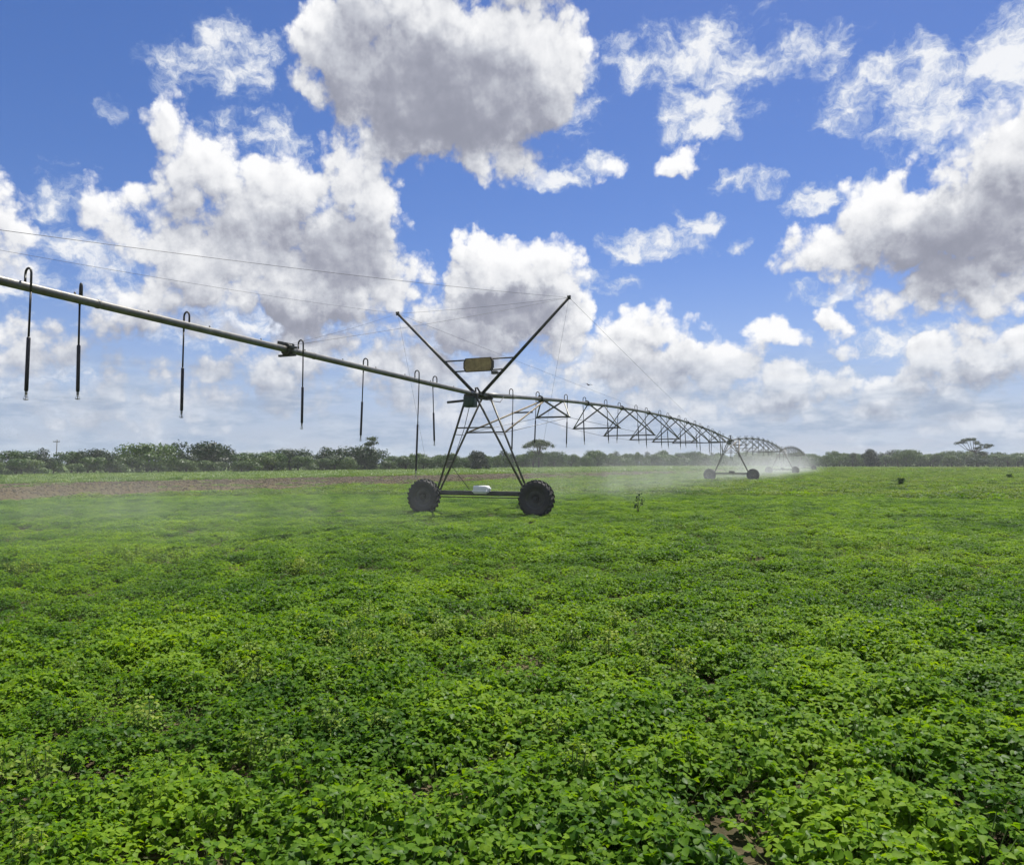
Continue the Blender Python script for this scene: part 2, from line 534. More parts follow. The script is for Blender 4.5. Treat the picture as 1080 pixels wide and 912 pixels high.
def build_materials():
    plain('galvanised', (.165, .165, .15), .42, .35, .25, 3.0, .15, (.17, .12, .07), .5)
    plain('dark_steel', (.06, .063, .055), .5, .35, .3, 4.0, .15, (.13, .08, .045), .5)
    plain('truss_steel', (.10, .10, .08), .5, .3, .3, 4.0, .15, (.16, .10, .055), .5)
    plain('rusty_brace', (.23, .19, .125), .6, .15, .3, 4.0, .2, (.15, .08, .04), .6)
    plain('cable', (.10, .105, .11), .4, .6, .2, 3.0)
    plain('hose', (.014, .014, .015), .45, 0, .3, 10.0)
    plain('nozzle', (.22, .22, .20), .4, 0, .2, 20.0)
    plain('tyre', (.018, .018, .019), .75, 0, .3, 5.0, .3, (.085, .065, .042), .5)
    plain('wheel_rim', (.035, .036, .035), .5, .3, .3, 5.0, .1, (.10, .08, .055), .5)
    plain('white_plastic', (.78, .78, .76), .35, 0, .05, 3.0, 0, (.55, .53, .48), .25)
    plain('green_box', (.035, .06, .04), .5, 0, .3, 5.0)
    plain('sign_tan', (.34, .25, .10), .6, 0, .25, 5.0, .1, (.12, .08, .035), .6)
    plain('sign_rim', (.07, .055, .035), .6, 0, .25, 5.0)
    plain('bark', (.055, .046, .036), .9, 0, .35, 2.0, .5)
    plain('pole_wood', (.16, .145, .125), .85, 0, .3, 2.0, .3)
    plain('feather', (.02, .02, .022), .6, 0, .3, 20.0)
    plain('stem', (.15, .21, .055), .6, 0, .3, 6.0)
    foliage('crop_leaf', (.038, .104, .007), (.108, .218, .010), (.200, .320, .018), .9, .52, .46, (1.5, 1.4, .4), patch=1.5, spec=.15)
    foliage('far_crop_leaf', (.034, .078, .010), (.098, .168, .018), (.180, .250, .036), .6, .55, .40, (1.5, 1.4, .5), patch=1.3, spec=.15)
    foliage('evergreen_leaf', (.005, .017, .007), (.010, .028, .009), (.018, .042, .011), .3, .6, .08)  # very dark green of the ball shaped evergreens themselves
    foliage('weed_leaf', (.085, .16, .014), (.17, .26, .026), (.27, .33, .055), .8, .55, .38, (1.4, 1.35, .6), spec=.2)
    foliage('grass_leaf', (.06, .125, .012), (.105, .19, .018), (.18, .25, .035), .3, .55, .32, (1.4, 1.35, .6))
    foliage('far_leaf', (.026, .066, .011), (.053, .108, .015), (.092, .150, .022), .30, .6, .22, (1.4, 1.5, .7))
    foliage('dark_leaf', (.008, .026, .009), (.015, .041, .011), (.029, .064, .014), .30, .6, .18, (1.4, 1.5, .7))
    foliage('bush_leaf', (.045, .085, .022), (.07, .12, .028), (.11, .16, .04), .30, .6, .25, (1.4, 1.5, .7))
    foliage('dry_leaf', (.045, .075, .03), (.075, .105, .045), (.11, .135, .06), .3, .6, .25, (1.3, 1.3, .8))
    # ground sheets
    m, n, b = principled('field_soil')
    geo = n.new('ShaderNodeNewGeometry').outputs['Position']
    f = n.noise(geo, .35, 8, .65, dims='3D')
    g = n.noise(geo, 6.0, 5, .65, dims='3D')
    c1 = n.mix(n.step(g, .35, .65), (.045, .082, .014), (.11, .150, .030))
    c2 = n.mix(n.step(g, .3, .7), (.05, .036, .022), (.10, .072, .045))
    # soil close up; the far field is a closed green canopy
    sy = n.new('ShaderNodeSeparateXYZ')
    n.put(sy.inputs[0], geo)
    far = n.step(sy.outputs[1], 14, 45)
    n.put(b.inputs['Base Color'], n.mix(n.m('MAXIMUM', far, n.m('MULTIPLY', n.step(f, .42, .6), .35)), c2, c1))
    b.inputs['Roughness'].default_value = .95
    b.inputs['Specular IOR Level'].default_value = .2
    bp = n.new('ShaderNodeBump')
    bp.inputs['Strength'].default_value = .8
    bp.inputs['Distance'].default_value = .06
    n.put(bp.inputs['Height'], g)
    n.put(b.inputs['Normal'], bp.outputs[0])
    m, n, b = principled('ploughed_soil')
    geo = n.new('ShaderNodeNewGeometry').outputs['Position']
    f = n.noise(geo, .25, 8, .65, dims='3D')
    g = n.noise(geo, 3.0, 6, .7, dims='3D')
    c = n.mix(n.step(g, .3, .7), (.056, .041, .017), (.135, .100, .048))
    c = n.mix(n.m('MULTIPLY', n.step(f, .5, .66), .45), c, (.10, .15, .04))
    n.put(b.inputs['Base Color'], c)
    b.inputs['Roughness'].default_value = .95
    b.inputs['Specular IOR Level'].default_value = .15
    bp = n.new('ShaderNodeBump')
    bp.inputs['Strength'].default_value = 1.0
    bp.inputs['Distance'].default_value = .15
    n.put(bp.inputs['Height'], g)
    n.put(b.inputs['Normal'], bp.outputs[0])
    plain('clod', (.095, .072, .040), .95, 0, .35, 1.5, .5)
    # air
    def volume(name, col, dens, aniso, noise=None):
        m = bpy.data.materials.new(name)
        m.use_nodes = True
        t = m.node_tree
        t.nodes.remove(t.nodes['Principled BSDF'])
        n = NT(t)
        v = n.new('ShaderNodeVolumePrincipled')
        v.inputs['Color'].default_value = (*col, 1)
        v.inputs['Density'].default_value = dens
        v.inputs['Anisotropy'].default_value = aniso
        t.links.new(v.outputs[0], t.nodes['Material Output'].inputs['Volume'])
        MATS[name] = m
        return m, n, v
    volume('haze_air', (.93, .96, 1.0), .00024, .25)
    m, n, v = volume('spray', (.97, .985, 1.0), 1.0, .35)
    # mist: thickest under the pipe, torn by the wind, gone at the box's faces
    tc = n.new('ShaderNodeTexCoord')
    ob = n.v('SUBTRACT', n.v('SCALE', tc.outputs['Generated'], scale=2.0), (1, 1, 1))
    s = n.new('ShaderNodeSeparateXYZ')
    n.put(s.inputs[0], ob)
    px = n.step(n.m('ABSOLUTE', s.outputs[0]), 1.0, .55)
    py = n.step(n.m('ABSOLUTE', s.outputs[1]), 1.0, .1)
    pz = n.step(s.outputs[2], 1.0, -.7)
    pos = n.new('ShaderNodeNewGeometry').outputs['Position']
    w = n.noise(n.v('MULTIPLY', pos, (1, 1, .22)), .42, 4, .62, dims='3D')
    k = n.m('MULTIPLY', n.m('MULTIPLY', px, py), n.m('MULTIPLY', pz, n.step(w, .36, .70)))
    at = n.new('ShaderNodeAttribute', attribute_type='OBJECT', attribute_name='spray_density')
    n.put(v.inputs['Density'], n.m('MULTIPLY', k, at.outputs['Fac']))
    m, n, b = principled('water_drop')
    b.inputs['Base Color'].default_value = (.9, .93, .96, 1)
    b.inputs['Roughness'].default_value = .15
    b.inputs['Transmission Weight'].default_value = .6
    b.inputs['IOR'].default_value = 1.33
# ------------------------------------------------------------------ field, strip, crop
def x_near(y):      # near edge of the ploughed strip
    return -24.9 + .55 * (y - 37.3)


def x_far(y):       # its far edge
    return -45.7 + .68 * (y - 68.2)


def x_trees(y):     # foot of the tree line
    return -78 + .72 * (y - 118)


def build_ground():
    MBg = MB()
    MBg.add([(-3500, -300, 0), (3500, -300, 0), (3500, 5000, 0), (-3500, 5000, 0)], [(0, 1, 2, 3)], 0, False)
    tag(MBg.build('field_ground', 'field_soil'), kind='structure')
    d = MB()
    d.add([(x_near(y) + .5 + k * (480 - x_near(y)) / 10, y, .006) for y in (232, 250, 300, 350, 420) for k in range(11)],
          [(i * 11 + k, i * 11 + k + 1, (i + 1) * 11 + k + 1, (i + 1) * 11 + k) for i in range(4) for k in range(10)])
    tag(d.build('dry_ground', 'ploughed_soil'), kind='structure')
    # ploughed strip: a long sheet with a ragged edge, the clods pushed up a little
    rnd = random.Random(5)
    s = MB()
    ys = list(np.geomspace(22, 420, 240))
    rows = []
    for y in ys:
        a, b = x_far(y) - .9 + rnd.uniform(-.5, .5), x_near(y) + rnd.uniform(-.7, .7)
        if b - a < 1:
            b = a + 1
        rows.append([(a + (b - a) * k / 12, y, .012 + (.03 * rnd.random() if 0 < k < 12 else 0)) for k in range(13)])
    vs = [p for r in rows for p in r]
    fs = [(i * 13 + k, i * 13 + k + 1, (i + 1) * 13 + k + 1, (i + 1) * 13 + k) for i in range(len(rows) - 1) for k in range(12)]
    s.add(vs, fs)
    tag(s.build('ploughed_soil', 'ploughed_soil'), kind='structure')


def leaflet(V, F, base, d, side, nrm, L, W, fold, droop, two=True):
    """a pointed oval leaf blade folded along its midrib: base, direction, side, normal"""
    o = len(V)
    def P(u, w, k):
        p = base + d * (L * u) + side * (W * w) + nrm * (fold * abs(w) * W - droop * L * u * u)
        V.append(p)
    P(0, 0, 0); P(.33, 0, 0); P(.70, 0, 0); P(1, 0, 0)
    P(.18, .42, 0); P(.45, .5, 0); P(.78, .28, 0)
    P(.18, -.42, 0); P(.45, -.5, 0); P(.78, -.28, 0)
    F += [(o, o + 4, o + 5, o + 1), (o + 1, o + 5, o + 6, o + 2), (o + 2, o + 6, o + 3, o + 3),
          (o, o + 1, o + 8, o + 7), (o + 1, o + 2, o + 9, o + 8), (o + 2, o + 3, o + 3, o + 9)]


def tri_fix(F):
    return [tuple(dict.fromkeys(f)) for f in F]


def crop_clump(name, seed, nl, rad, hgt, size, mat, tri=True, stalk=False):
    """one patch of crop canopy: many long-stalked leaves of three broad leaflets"""
    r = random.Random(seed)
    V, F = [], []
    st = MB()
    for i in range(nl):
        a = r.uniform(0, 2 * math.pi)
        q = rad * math.sqrt(r.random())
        # dome: leaves in the middle stand higher; some lower leaves fill the gaps
        z = hgt * (1 - .55 * (q / rad) ** 2) * (r.uniform(.78, 1.08) if r.random() < .7 else r.uniform(.3, .8))
        if stalk:
            z = hgt * r.uniform(.3, 1.0)
            q *= (1.15 - .75 * z / hgt)
        c = Vector((q * math.cos(a), q * math.sin(a), z))
        yaw = a + r.uniform(-1.3, 1.3)
        tilt = r.uniform(-.55, .45)
        roll = r.uniform(-.5, .5)
        R = (Euler((roll, tilt, 0)).to_matrix())
        R = Matrix.Rotation(yaw, 3, 'Z') @ R
        s = size * r.uniform(.65, 1.25)
        for k in ((-1, 0, 1) if tri else (0,)):
            ang = k * r.uniform(1.2, 1.5)
            R2 = R @ Matrix.Rotation(ang, 3, 'Z') @ Euler((r.uniform(-.25, .25), r.uniform(-.1, .35), 0)).to_matrix()
            d, sd, nm = R2 @ Vector((1, 0, 0)), R2 @ Vector((0, 1, 0)), R2 @ Vector((0, 0, 1))
            L = s * (1.1 if k == 0 else .95)
            leaflet(V, F, c + d * s * .10, d, sd, nm, L, L * r.uniform(.72, .92), r.uniform(.1, .5), r.uniform(.05, .35))
        if i % (12 if stalk else 4) == 0:
            st.tube([(c.x * .45, c.y * .45, 0), (c.x * .8, c.y * .8, z * .6), c], .0022, 3, 1, caps=False)
    if stalk:
        for k in range(2):
            a, q = r.uniform(0, 6.28), rad * .5 * r.random()
            h = hgt * r.uniform(.8, 1.1)
            st.tube([(q * math.cos(a), q * math.sin(a), 0), (q * 1.3 * math.cos(a), q * 1.3 * math.sin(a), h)], .003, 4, 1, caps=False)
    m = MB()
    m.add(V, tri_fix(F), 0, True)
    if st.v:
        o = len(m.v)
        m.v += st.v
        m.f += [[i + o for i in f] for f in st.f]
        m.mi += st.mi
        m.sm += st.sm
    return bpy.data.objects.new(name, m.mesh(name, [mat, 'stem']))


def tuft(name, seed, n, rad, hgt, mat):
    """grass tuft of bent blades"""
    r = random.Random(seed)
    m = MB()
    for i in range(n):
        a, q = r.uniform(0, 6.28), rad * math.sqrt(r.random())
        p = Vector((q * math.cos(a), q * math.sin(a), 0))
        d = Vector((math.cos(a + r.uniform(-1, 1)), math.sin(a + r.uniform(-1, 1)), 0))
        sd = Vector((-d.y, d.x, 0)) * r.uniform(.02, .035) * (rad / .5)
        h = hgt * r.uniform(.5, 1.1)
        m.add([p - sd, p + sd, p + d * h * .25 + sd * .8 + Vector((0, 0, h * .6)), p + d * h * .25 - sd * .8 + Vector((0, 0, h * .6)),
               p + d * h * .6 + Vector((0, 0, h))], [(0, 1, 2, 3), (3, 2, 4)], 0, False)
    return bpy.data.objects.new(name, m.mesh(name, mat))


def clod(name, seed):
    r = random.Random(seed)
    bm = bmesh.new()
    bmesh.ops.create_icosphere(bm, subdivisions=1, radius=1)
    for v in bm.verts:
        v.co *= r.uniform(.7, 1.15)
        v.co.z *= .65
    m = MB()
    bm.verts.index_update()
    m.add([v.co for v in bm.verts], [[v.index for v in f.verts] for f in bm.faces], 0, False)
    bm.free()
    return bpy.data.objects.new(name, m.mesh(name, 'clod'))


def scatter(name, protos, P, S, R, I):
    """one object that sets the given small plants (or clods) on its points"""
    me = bpy.data.meshes.new(name)
    me.vertices.add(len(P))
    me.vertices.foreach_set('co', np.asarray(P, np.float32).ravel())
    for nm, ty, arr, key in (('scl', 'FLOAT_VECTOR', S, 'vector'), ('rot', 'FLOAT_VECTOR', R, 'vector'), ('idx', 'INT', I, 'value')):
        at = me.attributes.new(nm, ty, 'POINT')
        at.data.foreach_set(key, np.asarray(arr, np.int32 if ty == 'INT' else np.float32).ravel())
    o = link(name, me)
    col = bpy.data.collections.new(name + '_kinds')
    for k, p in enumerate(protos):
        p.name = '%s_%02d' % (name, k)
        col.objects.link(p)
    g = bpy.data.node_groups.new(name, 'GeometryNodeTree')
    g.interface.new_socket('Geometry', in_out='INPUT', socket_type='NodeSocketGeometry')
    g.interface.new_socket('Geometry', in_out='OUTPUT', socket_type='NodeSocketGeometry')
    gi, go = g.nodes.new('NodeGroupInput'), g.nodes.new('NodeGroupOutput')
    ci = g.nodes.new('GeometryNodeCollectionInfo')
    ci.inputs['Collection'].default_value = col
    ci.inputs['Separate Children'].default_value = True
    ci.inputs['Reset Children'].default_value = True
    ip = g.nodes.new('GeometryNodeInstanceOnPoints')
    ip.inputs['Pick Instance'].default_value = True

    def attr(nm, ty):
        a = g.nodes.new('GeometryNodeInputNamedAttribute')
        a.data_type = ty
        a.inputs['Name'].default_value = nm
        return a.outputs[0]
    L = g.links.new
    L(gi.outputs[0], ip.inputs['Points'])
    L(ci.outputs[0], ip.inputs['Instance'])
    L(attr('idx', 'INT'), ip.inputs['Instance Index'])
    L(attr('rot', 'FLOAT_VECTOR'), ip.inputs['Rotation'])
    L(attr('scl', 'FLOAT_VECTOR'), ip.inputs['Scale'])
    L(ip.outputs[0], go.inputs[0])
    md = o.modifiers.new('scatter', 'NODES')
    md.node_group = g
    return o


def vnoise(x, y, s, seed):
    """smooth value noise, 0..1"""
    rs = np.random.RandomState(seed)
    T = rs.rand(256, 256)
    x, y = np.asarray(x) / s + 1000, np.asarray(y) / s + 1000
    xi, yi = np.floor(x).astype(int), np.floor(y).astype(int)
    fx, fy = x - xi, y - yi
    fx, fy = fx * fx * (3 - 2 * fx), fy * fy * (3 - 2 * fy)
    t = lambda a, b: T[a % 256, b % 256]
    return (t(xi, yi) * (1 - fx) + t(xi + 1, yi) * fx) * (1 - fy) + (t(xi, yi + 1) * (1 - fx) + t(xi + 1, yi + 1) * fx) * fy


def polar_points(rs, r0, r1, dens, half=math.radians(43)):
    n = int(dens * half * (r1 * r1 - r0 * r0))
    r = np.sqrt(rs.uniform(r0 * r0, r1 * r1, n))
    a = rs.uniform(-half, half, n)
    return r * np.sin(a), r * np.cos(a)


def build_crop():
    rs = np.random.RandomState(11)
    kinds = []
    for k in range(6):      # broad dark leaves
        kinds.append(crop_clump('crop', 100 + k, 130, .27, .22, .033, 'crop_leaf'))
    for k in range(4):      # smaller, paler leaves
        kinds.append(crop_clump('crop', 200 + k, 150, .28, .20, .027, 'crop_leaf'))
    for k in range(4):      # pale upright weeds among the crop
        kinds.append(crop_clump('crop', 300 + k, 120, .15, .33, .027, 'weed_leaf', tri=False, stalk=True))
    for k in range(4):      # patches for the distance
        kinds.append(crop_clump('crop', 400 + k, 130, .50, .24, .075, 'far_crop_leaf' if k > 0 else 'crop_leaf', tri=False))
    xs, ys, sc, ii = [], [], [], []

    def put(x, y, s, i):
        xs.append(x); ys.append(y); sc.append(s); ii.append(i)
    # near, middle, far
    for r0, r1, dens, far in ((1.6, 9, 15, 0), (9, 22, 11, 0), (22, 45, 8.5, 0), (45, 90, 3.2, 1), (90, 190, 1.2, 1), (190, 385, .3, 2)):
        x, y = polar_points(rs, r0, r1, dens)
        keep = x > x_near(y) + rs.uniform(-.6, .6, len(x))
        x, y = x[keep], y[keep]
        keep = (y < 235 + 40 * vnoise(x, y, 30, 61)) | (rs.rand(len(x)) < .3)
        x, y = x[keep], y[keep]
        big = vnoise(x, y, 2.6, 1)
        mid = vnoise(x, y, .9, 2)
        # thin places where the soil and shade show
        hole = (vnoise(x + 1.3 * y * .0, y, 1.5, 7) * .6 + vnoise(x, y, .6, 8) * .4)
        if not far:
            keep = hole > np.interp(y, [5, 12], [.20, .11]) + .05 * rs.rand(len(x))
            x, y, big, mid = x[keep], y[keep], big[keep], mid[keep]
        n = len(x)
        s = (.72 + .5 * big + .18 * mid) * rs.uniform(.85, 1.15, n)
        if far:
            s *= (1.0 if far == 1 else 1.9) * rs.uniform(.6, 1.25, n)
            i = rs.randint(14, 18, n)
        else:
            broad = vnoise(x, y, 3.2, 3) + rs.uniform(-.25, .25, n)
            right = np.clip((x + 1.0) / 4, -.15, .15)
            i = np.where(broad + right > .46, rs.randint(0, 6, n), rs.randint(6, 10, n))
        hz = np.interp(y, [8, 24], [1.0, .62]) if not far else .75
        put(x, y, np.stack([s, s, s * hz * rs.uniform(.8, 1.15, n)], 1), i)
    # weeds: thick at the lower left, thin elsewhere
    x, y = polar_points(rs, 1.8, 32, 3.4)
    keep = x > x_near(y)
    x, y = x[keep], y[keep]
    wn = vnoise(x, y, 1.6, 21) + np.where((x < -.6 - .1 * y) & (y < 9), .36, 0) - .02 * np.maximum(0, y - 8)
    keep = wn > .66
    x, y = x[keep], y[keep]
    n = len(x)
    s = rs.uniform(.7, 1.1, n)
    put(x, y, np.stack([s, s, s * rs.uniform(.8, 1.1, n)], 1), rs.randint(10, 14, n))
    X, Y, S, I = np.concatenate(xs), np.concatenate(ys), np.concatenate(sc), np.concatenate(ii)
    n = len(X)
    P = np.stack([X, Y, np.zeros(n)], 1)
    R = np.stack([rs.uniform(-.12, .12, n), rs.uniform(-.12, .12, n), rs.uniform(0, 6.283, n)], 1)
    o = scatter('crop_foliage', kinds, P, S, R, I)
    tag(o, 'green leafy low crop covering the whole field in the foreground', 'crop', kind='stuff')

    # beyond the strip: a pale green grassy verge up to the trees; weeds and clods on the strip
    kinds = [tuft('verge', 500 + k, 60, .8, .38, 'grass_leaf') for k in range(4)]
    X, Y, S = [], [], []
    x, y = polar_points(rs, 45, 300, .55, math.radians(44))
    keep = (x < x_far(y) + rs.uniform(-1, .3, len(x))) & (x > x_trees(y) - 6)
    x, y = x[keep], y[keep]
    s = rs.uniform(.7, 1.3, len(x)) * np.clip(y / 110, .9, 2.6)
    X.append(x); Y.append(y); S.append(np.stack([s, s, s * .8], 1))
    x, y = polar_points(rs, 24, 300, .55, math.radians(44))
    keep = (x < x_near(y) + .5) & (x > x_far(y) - .5) & (vnoise(x, y, 5, 31) + .0005 * y > .77)
    x, y = x[keep], y[keep]
    s = rs.uniform(.2, .5, len(x)) * np.clip(y / 60, .7, 1.8)
    X.append(x); Y.append(y); S.append(np.stack([s, s, s * .9], 1))
    X, Y, S = np.concatenate(X), np.concatenate(Y), np.concatenate(S)
    n = len(X)
    o = scatter('verge_grass', kinds, np.stack([X, Y, np.zeros(n)], 1), S,
                np.stack([np.zeros(n), np.zeros(n), rs.uniform(0, 6.283, n)], 1), rs.randint(0, 4, n))
    tag(o, 'short pale green grass between the ploughed strip and the trees', 'grass', kind='stuff')
    kinds = [clod('clods', 600 + k) for k in range(5)]
    x, y = polar_points(rs, 24, 170, 3.2, math.radians(44))
    keep = (x < x_near(y)) & (x > x_far(y))
    x, y = x[keep], y[keep]
    n = len(x)
    s = rs.uniform(.03, .10, n) * np.clip(y / 50, .8, 2)
    o = scatter('soil_clods', kinds, np.stack([x, y, s * .2 + .02], 1), np.stack([s, s, s], 1),
                rs.uniform(0, 6.283, (n, 3)) * (.05, .05, 1), rs.randint(0, 5, n))
    tag(o, 'brown clods of earth lying on the ploughed strip', 'soil', kind='stuff')
# ------------------------------------------------------------------ trees and the like
def leaf_cloud(lobes, n, size, seed, shell=.55):
    """leaf-sized faces spread through the lobes of a crown: (centre, radii)"""
    rs = np.random.RandomState(seed)
    vol = np.array([l[1][0] * l[1][1] * l[1][2] for l in lobes]) ** .75
    pick = rs.choice(len(lobes), n, p=vol / vol.sum())
    c = np.array([l[0] for l in lobes])[pick]
    r = np.array([l[1] for l in lobes])[pick]
    d = rs.normal(size=(n, 3))
    d /= np.linalg.norm(d, axis=1)[:, None]
    q = rs.uniform(shell, 1.06, n)[:, None]
    p = c + d * r * q
    nrm = d + rs.normal(scale=.4, size=(n, 3))
    nrm /= np.linalg.norm(nrm, axis=1)[:, None]
    t = np.cross(nrm, rs.normal(size=(n, 3)))
    t /= np.linalg.norm(t, axis=1)[:, None]
    b = np.cross(nrm, t)
    s = (size * rs.uniform(.6, 1.4, n))[:, None]
    V = np.stack([p - t * s, p - b * s * .5, p + t * s, p + b * s * .5], 1).reshape(-1, 3)
    V[:, 2] = np.maximum(V[:, 2], .05)
    F = np.arange(n * 4).reshape(n, 4)
    return V, F


def crown_lobes(seed, w, h, base, n, flat=.8):
    r = random.Random(seed)
    L = []
    for i in range(n):
        a, q = r.uniform(0, 6.28), w * .5 * math.sqrt(r.random()) * .8
        z = base + (h - base) * r.uniform(.15, .92) * (1 - .4 * (q / (w * .5)) ** 2)
        s = w * r.uniform(.12, .23)
        if i == 0:
            a, q, z, s = 0, 0, h, w * .22
        z = min(z, h - s * flat)
        L.append(((q * math.cos(a), q * math.sin(a), max(z, s * .5)), (s, s, s * flat * r.uniform(.8, 1.1))))
    return L


def trunk_mesh(seed, h, r0, lobes, limbs=5, lean=.1):
    r = random.Random(seed)
    m = MB()
    tx, ty = r.uniform(-lean, lean) * h, r.uniform(-lean, lean) * h
    m.tube([(0, 0, -.1), (tx * .3, ty * .3, h * .35), (tx, ty, h * .75)], [r0, r0 * .75, r0 * .35], 7)
    for i in range(min(limbs, len(lobes))):
        c = lobes[i][0]
        k = r.uniform(.3, .6)
        m.tube([(tx * k, ty * k, h * k), (c[0] * .6, c[1] * .6, h * k * .5 + c[2] * .5), c], [r0 * .5, r0 * .32, r0 * .12], 5)
    return m


TREE_KINDS = {}


def tree_kind(key, seed, w, h, base, nl, leaves, size, mat, flat=.8, shell=.5):
    """crown and trunk of a tree one unit-true size; copies share them"""
    lobes = crown_lobes(seed, w, h, base, nl, flat)
    V, F = leaf_cloud(lobes, leaves, size, seed, shell)
    TREE_KINDS[key] = (np_mesh('crown', V, F, mat), trunk_mesh(seed, h * .8, w * .035, lobes).mesh('trunk', 'bark'), w, h)


def plant_tree(name, key, x, y, w, h, rz, label, cat='tree', group=None):
    cr, tr, kw, kh = TREE_KINDS[key]
    t = empty(name, (x, y, 0), rz)
    t.scale = (w / kw, w / kw, h / kh)
    link('crown', cr, t)
    link('trunk', tr, t)
    return tag(t, label, cat, group)


def on_line(px, line):
    """where the line of sight at this bearing meets a line on the ground"""
    r = (px - 540) / F_PX
    x0, y0, k = line
    y = (x0 - k * y0) / (r - k)
    return r * y, y


def build_trees():
    tree_kind('round', 1, 7, 5.6, .8, 16, 3600, .20, 'far_leaf')
    tree_kind('round_dark', 2, 7, 5.6, .7, 16, 3600, .20, 'dark_leaf')
    tree_kind('broad', 3, 9, 5.4, .5, 22, 4600, .21, 'far_leaf')
    tree_kind('broad_dark', 4, 9, 5.4, .5, 22, 4600, .21, 'dark_leaf')
    tree_kind('ball', 9, 7, 5.8, .2, 20, 5200, .22, 'evergreen_leaf', .9)
    tree_kind('loose', 5, 7, 6, 1.6, 12, 2200, .20, 'dry_leaf', .7, .2)
    tree_kind('airy', 8, 6, 7, 4.6, 9, 900, .19, 'dry_leaf', .45, .1)
    tree_kind('bush', 6, 5, 2.8, .1, 12, 2400, .17, 'bush_leaf', .8)
    tree_kind('bush_green', 7, 5, 2.8, .1, 12, 2400, .17, 'far_leaf', .8)
    rnd = random.Random(77)
    line = (-78, 118, .72)
    # the trees of the left line, each told apart: bearing px, width px, top px, kind, label
    left = [
        (-30, 50, 474, 'broad', 1.5, 'rounded green tree at the far left end of the tree line'),
        (17, 40, 474, 'round', 1.2, 'greyish green rounded tree, first whole one from the left edge'),
        (45, 34, 473, 'round_dark', 1.0, 'dark dense tree just left of the utility pole top'),
        (76, 36, 475, 'round', 1.1, 'low green tree just right of the utility pole top'),
        (100, 40, 472, 'broad_dark', 1.1, 'dark flat topped tree between the pole and the tall dome shaped tree'),
        (132, 30, 478, 'bush_green', 1.0, 'low green tree tucked against the left foot of the dome tree'),
        (156, 52, 466, 'broad', 1.3, 'tall dome shaped tree standing left of the tallest tree'),
        (190, 30, 475, 'round_dark', 1.0, 'small dark tree in the dip between the two tall trees'),
        (216, 56, 464, 'broad_dark', 1.4, 'tallest wide tree of the left tree line with a peaked crown'),
        (258, 46, 476, 'broad', 1.1, 'low wide tree right of the tallest tree of the left line'),
        (285, 30, 476, 'round', 1.0, 'small rounded green tree left of the dark mound tree'),
        (306, 48, 472, 'broad_dark', 1.1, 'dark mound shaped tree with a smooth top in the left line'),
        (344, 34, 471, 'round_dark', 1.0, 'dark narrow dome tree left of the last wide tree'),
        (378, 56, 469, 'broad_dark', 1.3, 'last wide dark tree at the right end of the left line'),
        (416, 30, 480, 'round', .9, 'small low tree right of the last wide dark tree'),
    ]
    for px, wpx, top, key, dep, lab in left:
        x, y = on_line(px, line)
        y += rnd.uniform(1, 6) * dep
        x = (px - 540) / F_PX * y
        w = wpx / F_PX * y * 1.12
        h = (488.5 - top) * y / F_PX + CAM_Z
        plant_tree('line_tree', key, x, y, w, h, rnd.uniform(0, 6.28), lab, 'tree', 'trees of the left tree line')
    # scrub at the foot of the left line
    for k in range(26):
        px = -40 + k * 19.5 + rnd.uniform(-7, 7)
        x, y = on_line(px, line)
        y -= rnd.uniform(.5, 3)
        x = (px - 540) / F_PX * y
        h = rnd.uniform(1.8, 3.1) * min(1.25, y / 125)
        plant_tree('scrub_bush', 'bush' if rnd.random() < .45 else 'bush_green', x, y, h * rnd.uniform(1.6, 2.3), h, rnd.uniform(0, 6.28),
                   'low green scrub bush at the foot of the left tree line', 'bush', 'scrub bushes below the left tree line')
    # the long far line towards the right
    px = 428.0
    while px < 1180:
        r = (px - 540) / F_PX
        x, y = on_line(px, line) if px < 800 else (r * 400, 400)
        if y < 0 or y > 400:
            x, y = r * 400, 400
        for row in range(2):
            yy = y + rnd.uniform(0, 10) + row * 16
            ppx = px + rnd.uniform(-5, 5)
            top = rnd.choice((474, 476, 477, 477.5, 478, 479, 480)) + rnd.uniform(-.8, .8) + (1.5 if row == 0 else 0)
            if px < 520:
                top += 1.5
            h = (488.5 - top) * yy / F_PX + CAM_Z
            w = rnd.uniform(15, 26) / F_PX * yy
            key = rnd.choice(('round', 'broad', 'bush_green', 'bush', 'round', 'round_dark', 'broad')) if row else rnd.choice(('round', 'bush_green', 'bush', 'broad', 'bush'))
            plant_tree('far_tree', key, (ppx - 540) / F_PX * yy, yy, w, h, rnd.uniform(0, 6.28),
                       'low bushy tree in the long even row along the far horizon', 'tree', 'trees of the far row')
        px += rnd.uniform(9, 13)
    # dense low undergrowth closing the row between the trunks
    rs = np.random.RandomState(5)
    lobes = []
    px = -60.0
    while px < 1180:
        r = (px - 540) / F_PX
        x, y = on_line(px, line)
        if px > 800 or y > 400 or y < 0:
            x, y = r * 400, 400
        for q in range(2):
            yy = y + rs.uniform(5, 14)
            s = rs.uniform(1.0, 1.7) * yy / 260
            lobes.append((((px + rs.uniform(-3, 3) - 540) / F_PX * yy, yy, s * .4), (s * 2.2, s * 1.5, s)))
        px += 5
    V, F = leaf_cloud(lobes, 26000, .30, 51, .6)
    tag(link('undergrowth', np_mesh('undergrowth', V, F, 'far_leaf')), 'dense dark undergrowth between the trunks of the tree lines', 'undergrowth', kind='stuff')
    # trees that stand out
    def one(key, px, y, wpx, top, name, lab, cat='tree'):
        return plant_tree(name, key, (px - 540) / F_PX * y, y, wpx / F_PX * y, (488.5 - top) * y / F_PX + CAM_Z, 1.0, lab, cat)
    one('ball', 505, 190, 25, 474, 'dark_tree', 'dark rounded tree behind the left legs of the nearest wheeled tower')
